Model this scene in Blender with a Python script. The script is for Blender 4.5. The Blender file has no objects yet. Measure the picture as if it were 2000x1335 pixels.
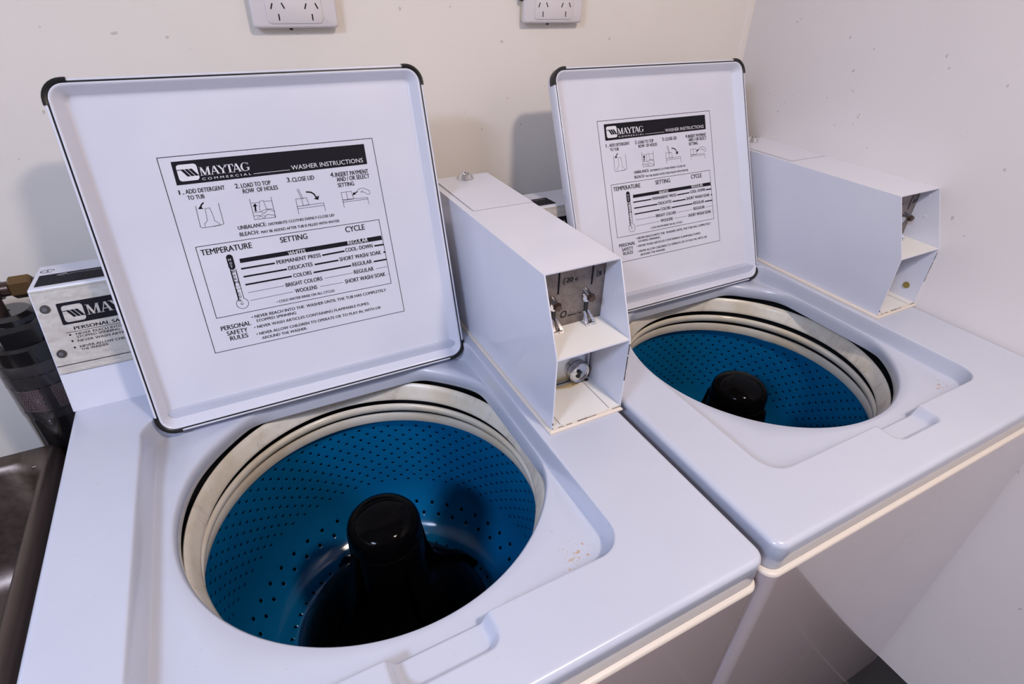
import bpy, bmesh, math, random
from mathutils import Vector, Matrix
random.seed(7)
SC = bpy.context.scene
COL = SC.collection

# ------------------------------------------------------------ camera, light, exposure
ZD = 0.79                                   # height of the washers' top deck
cam_d = bpy.data.cameras.new('camera'); cam = bpy.data.objects.new('camera', cam_d); COL.objects.link(cam)
cam.location = (0.25104, -0.17848, 0.48287 + ZD)
cam.rotation_euler = (0.9858, -0.0211, -0.4774)
cam_d.sensor_width = 36.0; cam_d.lens = 19.185; cam_d.clip_start = 0.01
SC.camera = cam
wd = bpy.data.worlds.new('world'); SC.world = wd; wd.use_nodes = True
wd.node_tree.nodes['Background'].inputs[0].default_value = (0.75, 0.8, 1.0, 1)
wd.node_tree.nodes['Background'].inputs[1].default_value = 0.02
def lamp(name, loc, energy, color, size):
    l = bpy.data.lights.new(name, 'AREA'); l.shape = 'DISK'; l.size = size; l.energy = energy; l.color = color
    o = bpy.data.objects.new(name, l); COL.objects.link(o); o.location = loc
    return o
lamp('ceiling_lamp_warm', (0.82, -0.55, 2.15), 20, (1.0, 0.84, 0.72), 0.16)
lamp('ceiling_lamp_cool', (-0.90, -0.62, 2.05), 38, (0.62, 0.725, 0.98), 0.40)
vs = SC.view_settings
vs.view_transform = 'Standard'; vs.look = 'None'; vs.gamma = 1.0; vs.use_curve_mapping = False
vs.exposure = -0.24
SC.cycles.max_bounces = 8

# ------------------------------------------------------------ materials
def mat(name, color, rough=0.5, metal=0.0, coat=0.0, spec=0.5, coat_rough=0.05):
    m = bpy.data.materials.new(name); m.use_nodes = True
    b = m.node_tree.nodes['Principled BSDF']
    b.inputs['Base Color'].default_value = (*color, 1); b.inputs['Roughness'].default_value = rough
    b.inputs['Metallic'].default_value = metal; b.inputs['Coat Weight'].default_value = coat
    b.inputs['Coat Roughness'].default_value = coat_rough
    b.inputs['Specular IOR Level'].default_value = spec
    return m
def N(m, t, **kw):
    n = m.node_tree.nodes.new(t)
    for k, v in kw.items(): setattr(n, k, v)
    return n
def LK(m, a, b): m.node_tree.links.new(a, b)
def BS(m): return m.node_tree.nodes['Principled BSDF']
def noise(m, scale, detail=4, rough=0.5, coord='Object', stretch=None):
    tc = N(m, 'ShaderNodeTexCoord'); n = N(m, 'ShaderNodeTexNoise')
    n.inputs['Scale'].default_value = scale; n.inputs['Detail'].default_value = detail; n.inputs['Roughness'].default_value = rough
    if stretch:
        mp = N(m, 'ShaderNodeMapping'); mp.inputs['Scale'].default_value = stretch
        LK(m, tc.outputs[coord], mp.inputs[0]); LK(m, mp.outputs[0], n.inputs[0])
    else: LK(m, tc.outputs[coord], n.inputs[0])
    return n.outputs[0]
def ramp(m, src, p0, c0, p1, c1):
    r = N(m, 'ShaderNodeValToRGB'); e = r.color_ramp.elements
    e[0].position = p0; e[0].color = (*c0, 1); e[1].position = p1; e[1].color = (*c1, 1)
    LK(m, src, r.inputs[0]); return r.outputs[0]
def mixc(m, fac, a, b):
    x = N(m, 'ShaderNodeMix', data_type='RGBA')
    if isinstance(fac, float): x.inputs[0].default_value = fac
    else: LK(m, fac, x.inputs[0])
    for i, c in ((6, a), (7, b)):
        if isinstance(c, tuple): x.inputs[i].default_value = (*c, 1)
        else: LK(m, c, x.inputs[i])
    return x.outputs[2]
def bump(m, h, strength, dist=0.001):
    b = N(m, 'ShaderNodeBump'); b.inputs['Strength'].default_value = strength; b.inputs['Distance'].default_value = dist
    LK(m, h, b.inputs['Height']); LK(m, b.outputs[0], BS(m).inputs['Normal'])
def mth(m, op, a, b=None):
    n = N(m, 'ShaderNodeMath', operation=op)
    for i, v in ((0, a), (1, b)):
        if v is None: continue
        if isinstance(v, (int, float)): n.inputs[i].default_value = v
        else: LK(m, v, n.inputs[i])
    return n.outputs[0]

M = {}
M['enamel'] = mat('white_enamel', (0.72, 0.725, 0.80), 0.28, coat=0.35)
n_ = noise(M['enamel'], 6, 3)
LK(M['enamel'], ramp(M['enamel'], n_, .3, (.655, .67, .775), .7, (.715, .73, .82)), BS(M['enamel']).inputs['Base Color'])
# deck enamel with rust specks in the front right corner of the lid well
d = M['deck'] = mat('deck_enamel', (0.72, 0.725, 0.80), 0.24, coat=0.5)
tc = N(d, 'ShaderNodeTexCoord'); sx = N(d, 'ShaderNodeVectorMath', operation='DISTANCE')
LK(d, tc.outputs['Object'], sx.inputs[0]); sx.inputs[1].default_value = (0.488, 0.104, -0.026)
near = mth(d, 'SUBTRACT', 1.0, mth(d, 'MULTIPLY', sx.outputs['Value'], 28.0))
nz = noise(d, 260, 3, .6)
rust = mth(d, 'GREATER_THAN', mth(d, 'ADD', mth(d, 'MULTIPLY', near, .22), nz), 0.745)
spk = mth(d, 'GREATER_THAN', noise(d, 210, 1, .3), 0.80)
dcol = mixc(d, rust, ramp(d, noise(d, 5, 3), .3, (.515, .545, .655), .7, (.555, .585, .69)), (.50, .38, .30))
LK(d, mixc(d, mth(d, 'MULTIPLY', spk, .35), dcol, (.35, .33, .33)), BS(d).inputs['Base Color'])
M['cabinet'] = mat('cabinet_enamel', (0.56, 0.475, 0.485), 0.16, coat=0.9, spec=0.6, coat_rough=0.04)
M['cream_lit_edge'] = mat('cream_lit_enamel', (0.70, 0.63, 0.56), 0.35)  # coin box flange cream; on the cabinet ledge it carries painted light
w = M['wall'] = mat('wall_paint', (0.76, 0.71, 0.645), 0.55, spec=0.3)
wn = noise(w, 1.6, 4); wf = noise(w, 160, 3, .6)
wc = ramp(w, wn, .3, (.80, .755, .70), .7, (.86, .81, .76))
ws = mth(w, 'GREATER_THAN', noise(w, 95, 1, .3), 0.80)
LK(w, mixc(w, mth(w, 'MULTIPLY', ws, .4), wc, (.30, .26, .23)), BS(w).inputs['Base Color']); bump(w, wf, .25, .0008)
w = M['wall_side'] = mat('side_wall_paint', (0.70, 0.67, 0.665), 0.6, spec=0.3)
wn = noise(w, 1.4, 4); wf = noise(w, 190, 3, .6)
wc = ramp(w, wn, .3, (.76, .72, .725), .7, (.83, .785, .79))
ws = mth(w, 'GREATER_THAN', noise(w, 80, 1, .3), 0.80)
LK(w, mixc(w, mth(w, 'MULTIPLY', ws, .4), wc, (.30, .24, .23)), BS(w).inputs['Base Color']); bump(w, wf, .18, .0006)
M['wall_dim'] = mat('taupe_wall_paint', (0.30, 0.26, 0.26), 0.7)
M['trim'] = mat('corner_bead_paint', (0.80, 0.75, 0.70), 0.5)
M['ceiling'] = mat('ceiling_paint', (0.80, 0.79, 0.78), 0.8)
f = M['floor'] = mat('black_tile', (0.012, 0.011, 0.013), 0.28)
br = N(f, 'ShaderNodeTexBrick'); br.offset = 0; br.inputs['Scale'].default_value = 1.0
for k_, v_ in (('Brick Width', .3), ('Row Height', .3), ('Mortar Size', .003)): br.inputs[k_].default_value = v_
br.inputs['Color1'].default_value = br.inputs['Color2'].default_value = (.012, .011, .013, 1); br.inputs['Mortar'].default_value = (.06, .055, .055, 1)
tcf = N(f, 'ShaderNodeTexCoord'); LK(f, tcf.outputs['Object'], br.inputs[0]); LK(f, br.outputs[0], BS(f).inputs['Base Color'])
M['black'] = mat('black_ink', (0.009, 0.008, 0.014), 0.6, spec=0.15)
M['ink_white'] = mat('white_ink', (0.74, 0.74, 0.80), 0.45)
M['rubber'] = mat('black_rubber', (0.008, 0.008, 0.009), 0.32)
M['soft_seam'] = mat('soft_seam', (0.30, 0.28, 0.29), 0.8)
M['seam'] = mat('dark_seam', (0.05, 0.04, 0.045), 0.8)
c = M['cream_plastic'] = mat('stained_cream_plastic', (0.70, 0.64, 0.54), 0.30)
ca = noise(c, 14, 5, .6); cb = noise(c, 22, 5, .7, stretch=(1, 1, .5))
cc = ramp(c, ca, .35, (.62, .56, .45), .6, (.74, .70, .63))
LK(c, mixc(c, ramp(c, cb, .50, (0, 0, 0), .76, (.75, .75, .75)), cc, (.30, .22, .20)), BS(c).inputs['Base Color'])
c = M['ring_plastic'] = mat('yellowed_ring_plastic', (0.72, 0.63, 0.47), 0.22, coat=0.3)
ca = noise(c, 9, 4, .6)
LK(c, ramp(c, ca, .35, (.66, .57, .43), .65, (.76, .73, .67)), BS(c).inputs['Base Color'])
M['agitator'] = mat('black_glossy_plastic', (0.0015, 0.0013, 0.0017), 0.16, spec=0.03)
M['cap'] = mat('black_cap_plastic', (0.0015, 0.0013, 0.0017), 0.08, spec=0.06)
M['dark'] = mat('dark_void', (0.006, 0.006, 0.007), 0.7)
def basket_material():
    m = mat('blue_perforated_enamel', (0.002, 0.12, 0.30), 0.13, spec=0.5)
    uv = N(m, 'ShaderNodeUVMap'); s = N(m, 'ShaderNodeSeparateXYZ'); LK(m, uv.outputs[0], s.inputs[0])
    row = mth(m, 'FLOOR', s.outputs[1])
    u = mth(m, 'ADD', s.outputs[0], mth(m, 'MULTIPLY', mth(m, 'MODULO', row, 2.0), 0.5))
    fu = mth(m, 'SUBTRACT', mth(m, 'FRACT', u), .5); fv = mth(m, 'SUBTRACT', mth(m, 'FRACT', s.outputs[1]), .5)
    d2 = mth(m, 'ADD', mth(m, 'POWER', mth(m, 'MULTIPLY', fu, 1.0), 2.0), mth(m, 'POWER', mth(m, 'MULTIPLY', fv, .62), 2.0))
    hole = mth(m, 'LESS_THAN', d2, .0100)
    sm = N(m, 'ShaderNodeMapRange'); sm.interpolation_type = 'SMOOTHSTEP'
    sm.inputs[1].default_value = .0075; sm.inputs[2].default_value = .036; LK(m, d2, sm.inputs[0])
    col = ramp(m, noise(m, 4, 3), .3, (.001, .105, .28), .7, (.002, .14, .34))
    LK(m, mixc(m, hole, col, (.0005, .002, .004)), BS(m).inputs['Base Color'])
    bump(m, sm.outputs[0], .5, .0015)
    return m
M['basket'] = basket_material()
s = M['steel'] = mat('brushed_steel', (0.42, 0.39, 0.37), 0.42, metal=1.0)
sn = noise(s, 60, 4, .6, stretch=(1, .04, 1))
LK(s, ramp(s, sn, .3, (.12, .092, .08), .7, (.215, .175, .155)), BS(s).inputs['Base Color']); bump(s, sn, .06, .0005)
s = M['plate'] = mat('worn_metal_plate', (0.60, 0.57, 0.54), 0.42, metal=0.25)
sn = noise(s, 130, 5, .65, stretch=(.5, 1, 1))
LK(s, ramp(s, sn, .3, (.50, .46, .42), .7, (.68, .65, .61)), BS(s).inputs['Base Color']); bump(s, sn, .08, .0004)
s = M['face_plate'] = mat('coin_plate_metal', (0.22, 0.19, 0.18), 0.42, metal=0.6)
sn = noise(s, 120, 5, .65)
LK(s, ramp(s, sn, .3, (.19, .16, .15), .7, (.28, .245, .23)), BS(s).inputs['Base Color'])
M['chrome'] = mat('chrome', (0.75, 0.74, 0.75), 0.10, metal=1.0)
M['chrome_dull'] = mat('dull_chrome', (0.5, 0.52, 0.56), 0.22, metal=1.0)
M['bronze'] = mat('dark_bronze_bolt', (0.10, 0.065, 0.055), 0.30, metal=0.8)
M['brass'] = mat('aged_brass', (0.20, 0.125, 0.06), 0.34, metal=1.0)
M['screw'] = mat('dark_screw', (0.16, 0.15, 0.15), 0.3, metal=1.0)
M['gold'] = mat('brass_disc', (0.36, 0.28, 0.10), 0.4, metal=0.6)
M['box_inside'] = mat('tray_enamel', (0.78, 0.765, 0.74), 0.35)
M['chip'] = mat('chipped_paint', (0.045, 0.03, 0.025), 0.8)
M['stain'] = mat('yellow_residue', (0.62, 0.50, 0.28), 0.6)
M['outlet'] = mat('outlet_plastic', (0.72, 0.68, 0.70), 0.32)
M['outlet_base'] = mat('aged_outlet_base', (0.68, 0.60, 0.46), 0.4)
M['can'] = mat('black_canister', (0.006, 0.006, 0.007), 0.18, coat=0.5)
c = M['can_label'] = mat('smoked_grey_sleeve', (0.07, 0.065, 0.07), 0.16, metal=0.6)
M['can_print'] = mat('pink_grey_print', (0.20, 0.13, 0.14), 0.4)

# ------------------------------------------------------------ mesh helpers
class MB:
    def __init__(s): s.v = []; s.f = []; s.m = []; s.uv = None
    def add(s, vs_, fs, mi=0):
        b = len(s.v); s.v += [tuple(v) for v in vs_]
        for f_ in fs: s.f.append(tuple(b + i for i in f_)); s.m.append(mi)
        return b
    def box(s, x0, x1, y0, y1, z0, z1, mi=0):
        s.add([(x0,y0,z0),(x1,y0,z0),(x1,y1,z0),(x0,y1,z0),(x0,y0,z1),(x1,y0,z1),(x1,y1,z1),(x0,y1,z1)],
              [(0,3,2,1),(4,5,6,7),(0,1,5,4),(1,2,6,5),(2,3,7,6),(3,0,4,7)], mi)
    def loft(s, loops, mi=0, closed=True, cap0=False, cap1=False):
        n = len(loops[0]); b = s.add([p for l in loops for p in l], [], mi); k = n if closed else n - 1
        for a in range(len(loops) - 1):
            for i in range(k):
                j = (i + 1) % n
                s.f.append((b+a*n+i, b+a*n+j, b+(a+1)*n+j, b+(a+1)*n+i)); s.m.append(mi)
        if cap0: s.f.append(tuple(b + i for i in reversed(range(n)))); s.m.append(mi)
        if cap1: s.f.append(tuple(b + (len(loops)-1)*n + i for i in range(n))); s.m.append(mi)
    def prism(s, poly, axis, a, b, mi=0):
        def P(q, t):
            q = list(q); q.insert(axis, t); return tuple(q)
        s.loft([[P(q, a) for q in poly], [P(q, b) for q in poly]], mi, True, True, True)
    def lathe(s, prof, n=64, cx=0, cy=0, mi=0, cap0=False, cap1=False):
        s.loft([[(cx + r*math.cos(2*math.pi*i/n), cy + r*math.sin(2*math.pi*i/n), z) for i in range(n)] for r, z in prof], mi, True, cap0, cap1)
    def cyl(s, p, q, r0, r1=None, n=20, mi=0):
        r1 = r0 if r1 is None else r1
        p = Vector(p); q = Vector(q); d_ = (q - p).normalized()
        a = d_.orthogonal().normalized(); b_ = d_.cross(a)
        s.loft([[c_ + (a*math.cos(2*math.pi*i/n) + b_*math.sin(2*math.pi*i/n))*r for i in range(n)] for c_, r in ((p, r0), (q, r1))], mi, True, True, True)
    def tube(s, pts, r, n=10, mi=0):
        pts = [Vector(p) for p in pts]; loops = []
        for i, p in enumerate(pts):
            t = (pts[min(i+1, len(pts)-1)] - pts[max(i-1, 0)]).normalized()
            up = Vector((0,0,1)) if abs(t.z) < .9 else Vector((1,0,0))
            a = t.cross(up).normalized(); b_ = t.cross(a)
            loops.append([p + (a*math.cos(2*math.pi*k/n) + b_*math.sin(2*math.pi*k/n))*r for k in range(n)])
        s.loft(loops, mi, True, True, True)
    def build(s, name, mats, parent=None, smooth=None, bevel=0, loc=None, normals=True):
        me = bpy.data.meshes.new(name); me.from_pydata([tuple(v) for v in s.v], [], s.f)
        mats = mats if isinstance(mats, (list, tuple)) else [mats]
        for m_ in mats: me.materials.append(m_)
        for p, i in zip(me.polygons, s.m): p.material_index = i
        if normals:
            bm = bmesh.new(); bm.from_mesh(me); bmesh.ops.recalc_face_normals(bm, faces=bm.faces); bm.to_mesh(me); bm.free()
        o = bpy.data.objects.new(name, me); COL.objects.link(o)
        if parent: o.parent = parent
        if loc: o.location = loc
        if bevel:
            b = o.modifiers.new('bevel', 'BEVEL'); b.width = bevel; b.segments = 3; b.limit_method = 'ANGLE'; b.angle_limit = math.radians(35)
            b.harden_normals = False
        if smooth is not None:
            me.polygons.foreach_set('use_smooth', [True]*len(me.polygons))
            if smooth < 180: me.set_sharp_from_angle(angle=math.radians(smooth))
        return o
def rrect(x0, x1, y0, y1, r, k=8):
    out = []
    for cx, cy, a0 in ((x1-r, y1-r, 0), (x0+r, y1-r, 90), (x0+r, y0+r, 180), (x1-r, y0+r, 270)):
        for i in range(k+1):
            a = math.radians(a0 + 90*i/k); out.append((cx + r*math.cos(a), cy + r*math.sin(a)))
    return out
def thing(name, label, cat, loc=(0,0,0), group=None):
    o = bpy.data.objects.new(name, None); COL.objects.link(o); o.location = loc; o.empty_display_size = .05
    o['label'] = label; o['category'] = cat
    if group: o['group'] = group
    return o
def struct(o, label=None):
    o['kind'] = 'structure'
    return o

# ------------------------------------------------------------ flat lettering and ink
_txt = {}
def prep_text(strings):
    todo = [k for k in strings if k not in _txt]; objs = []
    for body, bold in todo:
        cu = bpy.data.curves.new('t', 'FONT'); cu.body = body; cu.size = 1.0; cu.resolution_u = 3
        o = bpy.data.objects.new('t', cu); COL.objects.link(o); objs.append(o)
    dg = bpy.context.evaluated_depsgraph_get(); dg.update()
    for k, o in zip(todo, objs):
        me = bpy.data.meshes.new_from_object(o.evaluated_get(dg))
        vs_ = [v.co.copy() for v in me.vertices]; fs = [tuple(p.vertices) for p in me.polygons]
        xs = [v.x for v in vs_]; x0 = min(xs); x1 = max(xs)
        _txt[k] = ([((v.x-x0)/(x1-x0), v.y) for v in vs_], fs)
        bpy.data.meshes.remove(me)
    for o in objs:
        cu = o.data; bpy.data.objects.remove(o); bpy.data.curves.remove(cu)
CAP = 0.69                                   # cap height of the built-in face at size 1
def put_text(mb, body, bold, a, b, h, z, mi, place):
    vs_, fs = _txt[(body, bold)]
    ax, ay = a; bx, by = b
    if abs(by-ay) < 3: ay = by = (ay+by)/2
    for s_ in ((-1, 1) if bold else (0,)):      # a heavier weight: the same outlines struck twice, a hair apart
        mb.add([place(ax + (bx-ax)*u + s_*bold*h*.045, ay + (by-ay)*u + v*h/CAP, z + s_*h*1e-6) for u, v in vs_], fs, mi)
def put_line(mb, pts, w, z, mi, place, closed=False):
    pts = [Vector(p) for p in pts]; n = len(pts)
    segs = [(pts[i], pts[(i+1) % n]) for i in range(n if closed else n-1)]
    for p, q in segs:
        d_ = q - p
        if d_.length < 1e-6: continue
        d_.normalize(); o = Vector((-d_.y, d_.x))*w/2; e = d_*w*.3
        mb.add([place(*(p-e+o), z), place(*(p-e-o), z), place(*(q+e-o), z), place(*(q+e+o), z)], [(0,1,2,3)], mi)
def put_poly(mb, pts, z, mi, place):
    mb.add([place(x, y, z) for x, y in pts], [tuple(range(len(pts)))], mi)
def rr(x0, y0, x1, y1, r, k=5): return rrect(x0, x1, y0, y1, r, k)
def serif_word(mb, x0, y0, w, h, z, mi, place):
    """the word on the washers' badge in heavy serif capitals, drawn from strokes; unit letters are 1 high"""
    L = []; S = .09; T = .045
    def poly(*p): L.append([(X + a, b) for a, b in p])
    def bar(xa, ya, xb, yb, t): poly((xa-t/2, ya), (xa+t/2, ya), (xb+t/2, yb), (xb-t/2, yb))
    def serif(xc, y, wd_): poly((xc-wd_/2, y), (xc+wd_/2, y), (xc+wd_/2, y+T), (xc-wd_/2, y+T))
    X = 0.0
    bar(.13,0,.13,1,.07); bar(.16,1,.52,.0,.20); bar(.50,0,.86,1,.08); bar(.90,0,.90,1,.2); serif(.13,0,.3); serif(.90,0,.36); serif(.12,1-T,.26); serif(.92,1-T,.28)
    X = 1.06
    def A():
        bar(.12,0,.44,1,.075); bar(.80,0,.46,1,.2); poly((.22,.30),(.66,.30),(.66,.37),(.24,.37)); serif(.12,0,.28); serif(.80,0,.36)
    A()
    X = 1.86
    bar(.50,.45,.13,1,.2); bar(.52,.45,.86,1,.075); bar(.51,0,.51,.5,.2); serif(.51,0,.40); serif(.13,1-T,.36); serif(.86,1-T,.28)
    X = 2.66
    bar(.44,0,.44,1,.2); poly((.02,1),(.86,1),(.86,.93),(.02,.93)); poly((.02,1),(.02,.68),(.07,.68),(.14,.93)); poly((.86,1),(.86,.68),(.81,.68),(.74,.93)); serif(.44,0,.42)
    X = 3.36
    A()
    X = 4.26
    for i in range(22):                      # the round letter: thick on its left
        a = math.radians(48 + 270*i/22); b = math.radians(48 + 270*(i+1)/22)
        def pt(t, inner):
            th = .10 + .10*max(0, -math.cos(t))
            R = (.46 - (th if inner else 0), .51 - (T*1.1 if inner else 0))
            return (.46 + R[0]*math.cos(t), .5 + R[1]*math.sin(t))
        poly(pt(a,0), pt(b,0), pt(b,1), pt(a,1))
    poly((.70,.06),(.88,.10),(.88,.42),(.70,.42)); serif(.78,.40,.36); poly((.80,.72),(.85,.72),(.85,1.0),(.80,.95))
    for q in L: put_poly(mb, [(x0 + a*w/5.2, y0 + b*h) for a, b in q], z, mi, place)
def badge(mb, x0, y0, w, h, z, white, blk, place):
    """rounded square with three slanted strokes"""
    put_poly(mb, rr(x0, y0, x0+w, y0+h, w*.16), z, white, place)
    def q(a, b): return (x0 + a*w, y0 + b*h)
    zz = z + .00008
    put_poly(mb, [q(.0,.66), q(.0,.70), q(.30,.71), q(.36,.66)], zz, blk, place)
    for k in range(3):
        s0 = .17 + .20*k
        put_poly(mb, [q(s0,.71), q(s0+.165,.71), q(s0+.43,.26), q(s0+.265,.26)], zz, blk, place)
    put_poly(mb, [q(.80,.32), q(1.0,.30), q(1.0,.27), q(.85,.27)], zz, blk, place)

# print on the lids: text, start, end, cap height (mm), ink, weight; and ruled lines or filled shapes
LABEL_TEXT = [('C O M M E R C I A L', (41.6, 217.2), (98.0, 217.2), 2.7, 1, 0.1),
 ('WASHER INSTRUCTIONS', (147.54, 218.42), (242.15, 217.27), 5.6, 1, 0),
 ('1.', (12.36, 203.25), (17.63, 203.19), 5.52, 0, 0.55),
 ('ADD DETERGENT', (19.62, 203.56), (63.64, 203.03), 5.19, 0, 0.55),
 ('TO TUB', (19.9, 196.03), (38.54, 195.88), 4.98, 0, 0.55),
 ('2.', (75.69, 203.03), (80.76, 203.04), 5.73, 0, 0.55),
 ('LOAD TO TOP', (82.79, 203.0), (118.05, 202.59), 5.37, 0, 0.55),
 ('ROW  OF HOLES', (83.12, 196.09), (125.34, 195.56), 5.41, 0, 0.55),
 ('3.', (138.53, 202.99), (144.02, 203.22), 5.94, 0, 0.55),
 ('CLOSE LID', (145.24, 202.85), (173.16, 202.68), 5.55, 0, 0.55),
 ('4.', (194.9, 203.09), (200.23, 203.16), 6.12, 0, 0.55),
 ('INSERT PAYMENT', (201.31, 202.8), (246.4, 202.51), 5.74, 0, 0.55),
 ('AND / OR SELECT', (201.83, 196.59), (246.78, 195.94), 5.54, 0, 0.55),
 ('SETTING', (201.85, 189.03), (223.81, 188.88), 5.31, 0, 0.55),
 ('UNBALANCE:', (66.51, 152.52), (100.54, 151.74), 4.89, 0, 0.55),
 ('DISTRIBUTE CLOTHES EVENLY-CLOSE LID', (103.28, 152.45), (188.62, 151.5), 3.45, 0, 0.55),
 ('BLEACH:', (66.42, 143.86), (89.4, 143.54), 4.9, 0, 0.55),
 ('MAY BE ADDED AFTER TUB IS FILLED WITH WATER', (92.22, 143.77), (193.86, 142.92), 3.46, 0, 0.55),
 ('TEMPERATURE', (16.95, 127.55), (77.04, 126.76), 7.32, 0, 0.55),
 ('SETTING', (112.8, 127.61), (147.5, 127.73), 7.19, 0, 0.55),
 ('CYCLE', (199.47, 127.71), (226.33, 127.86), 7.75, 0, 0.55),
 ('WHITES', (118.54, 109.59), (140.86, 109.45), 5.18, 1, 0.6),
 ('REGULAR', (198.81, 110.85), (227.27, 110.53), 5.4, 1, 0.6),
 ('PERMANENT PRESS', (101.49, 101.13), (159.09, 100.0), 5.22, 0, 0.55),
 ('COOL- DOWN', (193.45, 101.5), (232.08, 100.78), 5.44, 0, 0.55),
 ('DELICATES', (114.15, 90.72), (145.88, 89.83), 5.25, 0, 0.55),
 ('SHORT WASH/ SOAK', (183.05, 90.08), (242.56, 89.68), 5.49, 0, 0.55),
 ('COLORS', (118.12, 79.65), (142.26, 78.85), 5.3, 0, 0.55),
 ('REGULAR', (199.12, 79.69), (226.96, 79.08), 5.53, 0, 0.55),
 ('BRIGHT COLORS', (105.79, 69.3), (154.31, 67.66), 5.35, 0, 0.55),
 ('REGULAR', (198.91, 69.2), (227.3, 68.1), 5.58, 0, 0.55),
 ('WOOLENS', (115.53, 58.55), (145.01, 57.64), 5.39, 0, 0.55),
 ('SHORT WASH/ SOAK', (184.06, 58.25), (242.63, 57.19), 5.62, 0, 0.55),
 ('• COLD WATER RINSE ON ALL CYCLES', (89.42, 50.16), (166.91, 48.62), 3.45, 0, 0.55),
 ('PERSONAL', (14.56, 28.11), (51.19, 26.63), 5.95, 0, 0.55),
 ('SAFETY', (19.85, 20.08), (45.14, 18.78), 5.76, 0, 0.55),
 ('RULES', (21.89, 12.28), (43.83, 11.73), 5.79, 0, 0.55),
 ('• NEVER REACH INTO THE  WASHER UNTIL THE TUB HAS COMPLETELY', (54.01, 35.46), (239.11, 35.21), 4.02, 0, 0.55),
 ('STOPPED SPINNING', (58.6, 30.26), (109.96, 28.33), 3.67, 0, 0.55),
 ('• NEVER WASH ARTICLES CONTAINING FLAMMABLE FUMES.', (53.87, 21.59), (211.36, 20.63), 3.78, 0, 0.55),
 ('• NEVER ALLOW CHILDREN TO OPERATE OR TO PLAY IN, WITH OR', (54.4, 12.1), (226.46, 10.7), 3.82, 0, 0.55),
 ('AROUND THE WASHER.', (59.8, 5.3), (119.31, 3.89), 3.75, 0, 0.55),
 ('H', (45.40, 115.24), (48.30, 115.24), 3.1, 1, 0.3),
 ('O', (45.62, 110.44), (48.52, 110.44), 3.1, 1, 0.3),
 ('T', (45.51, 105.91), (48.41, 105.91), 3.1, 1, 0.3),
 ('W', (45.34, 99.20), (49.34, 99.20), 3.1, 0, 0.3),
 ('A', (45.93, 94.37), (48.83, 94.37), 3.1, 0, 0.3),
 ('R', (46.21, 89.70), (49.11, 89.70), 3.1, 0, 0.3),
 ('M', (45.75, 85.05), (49.75, 85.05), 3.1, 0, 0.3),
 ('C', (46.05, 70.42), (48.95, 70.42), 3.1, 0, 0.3),
 ('O', (45.94, 65.74), (48.84, 65.74), 3.1, 0, 0.3),
 ('L', (46.03, 61.00), (48.93, 61.00), 3.1, 0, 0.3),
 ('D', (45.92, 56.28), (48.82, 56.28), 3.1, 0, 0.3)]
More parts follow.
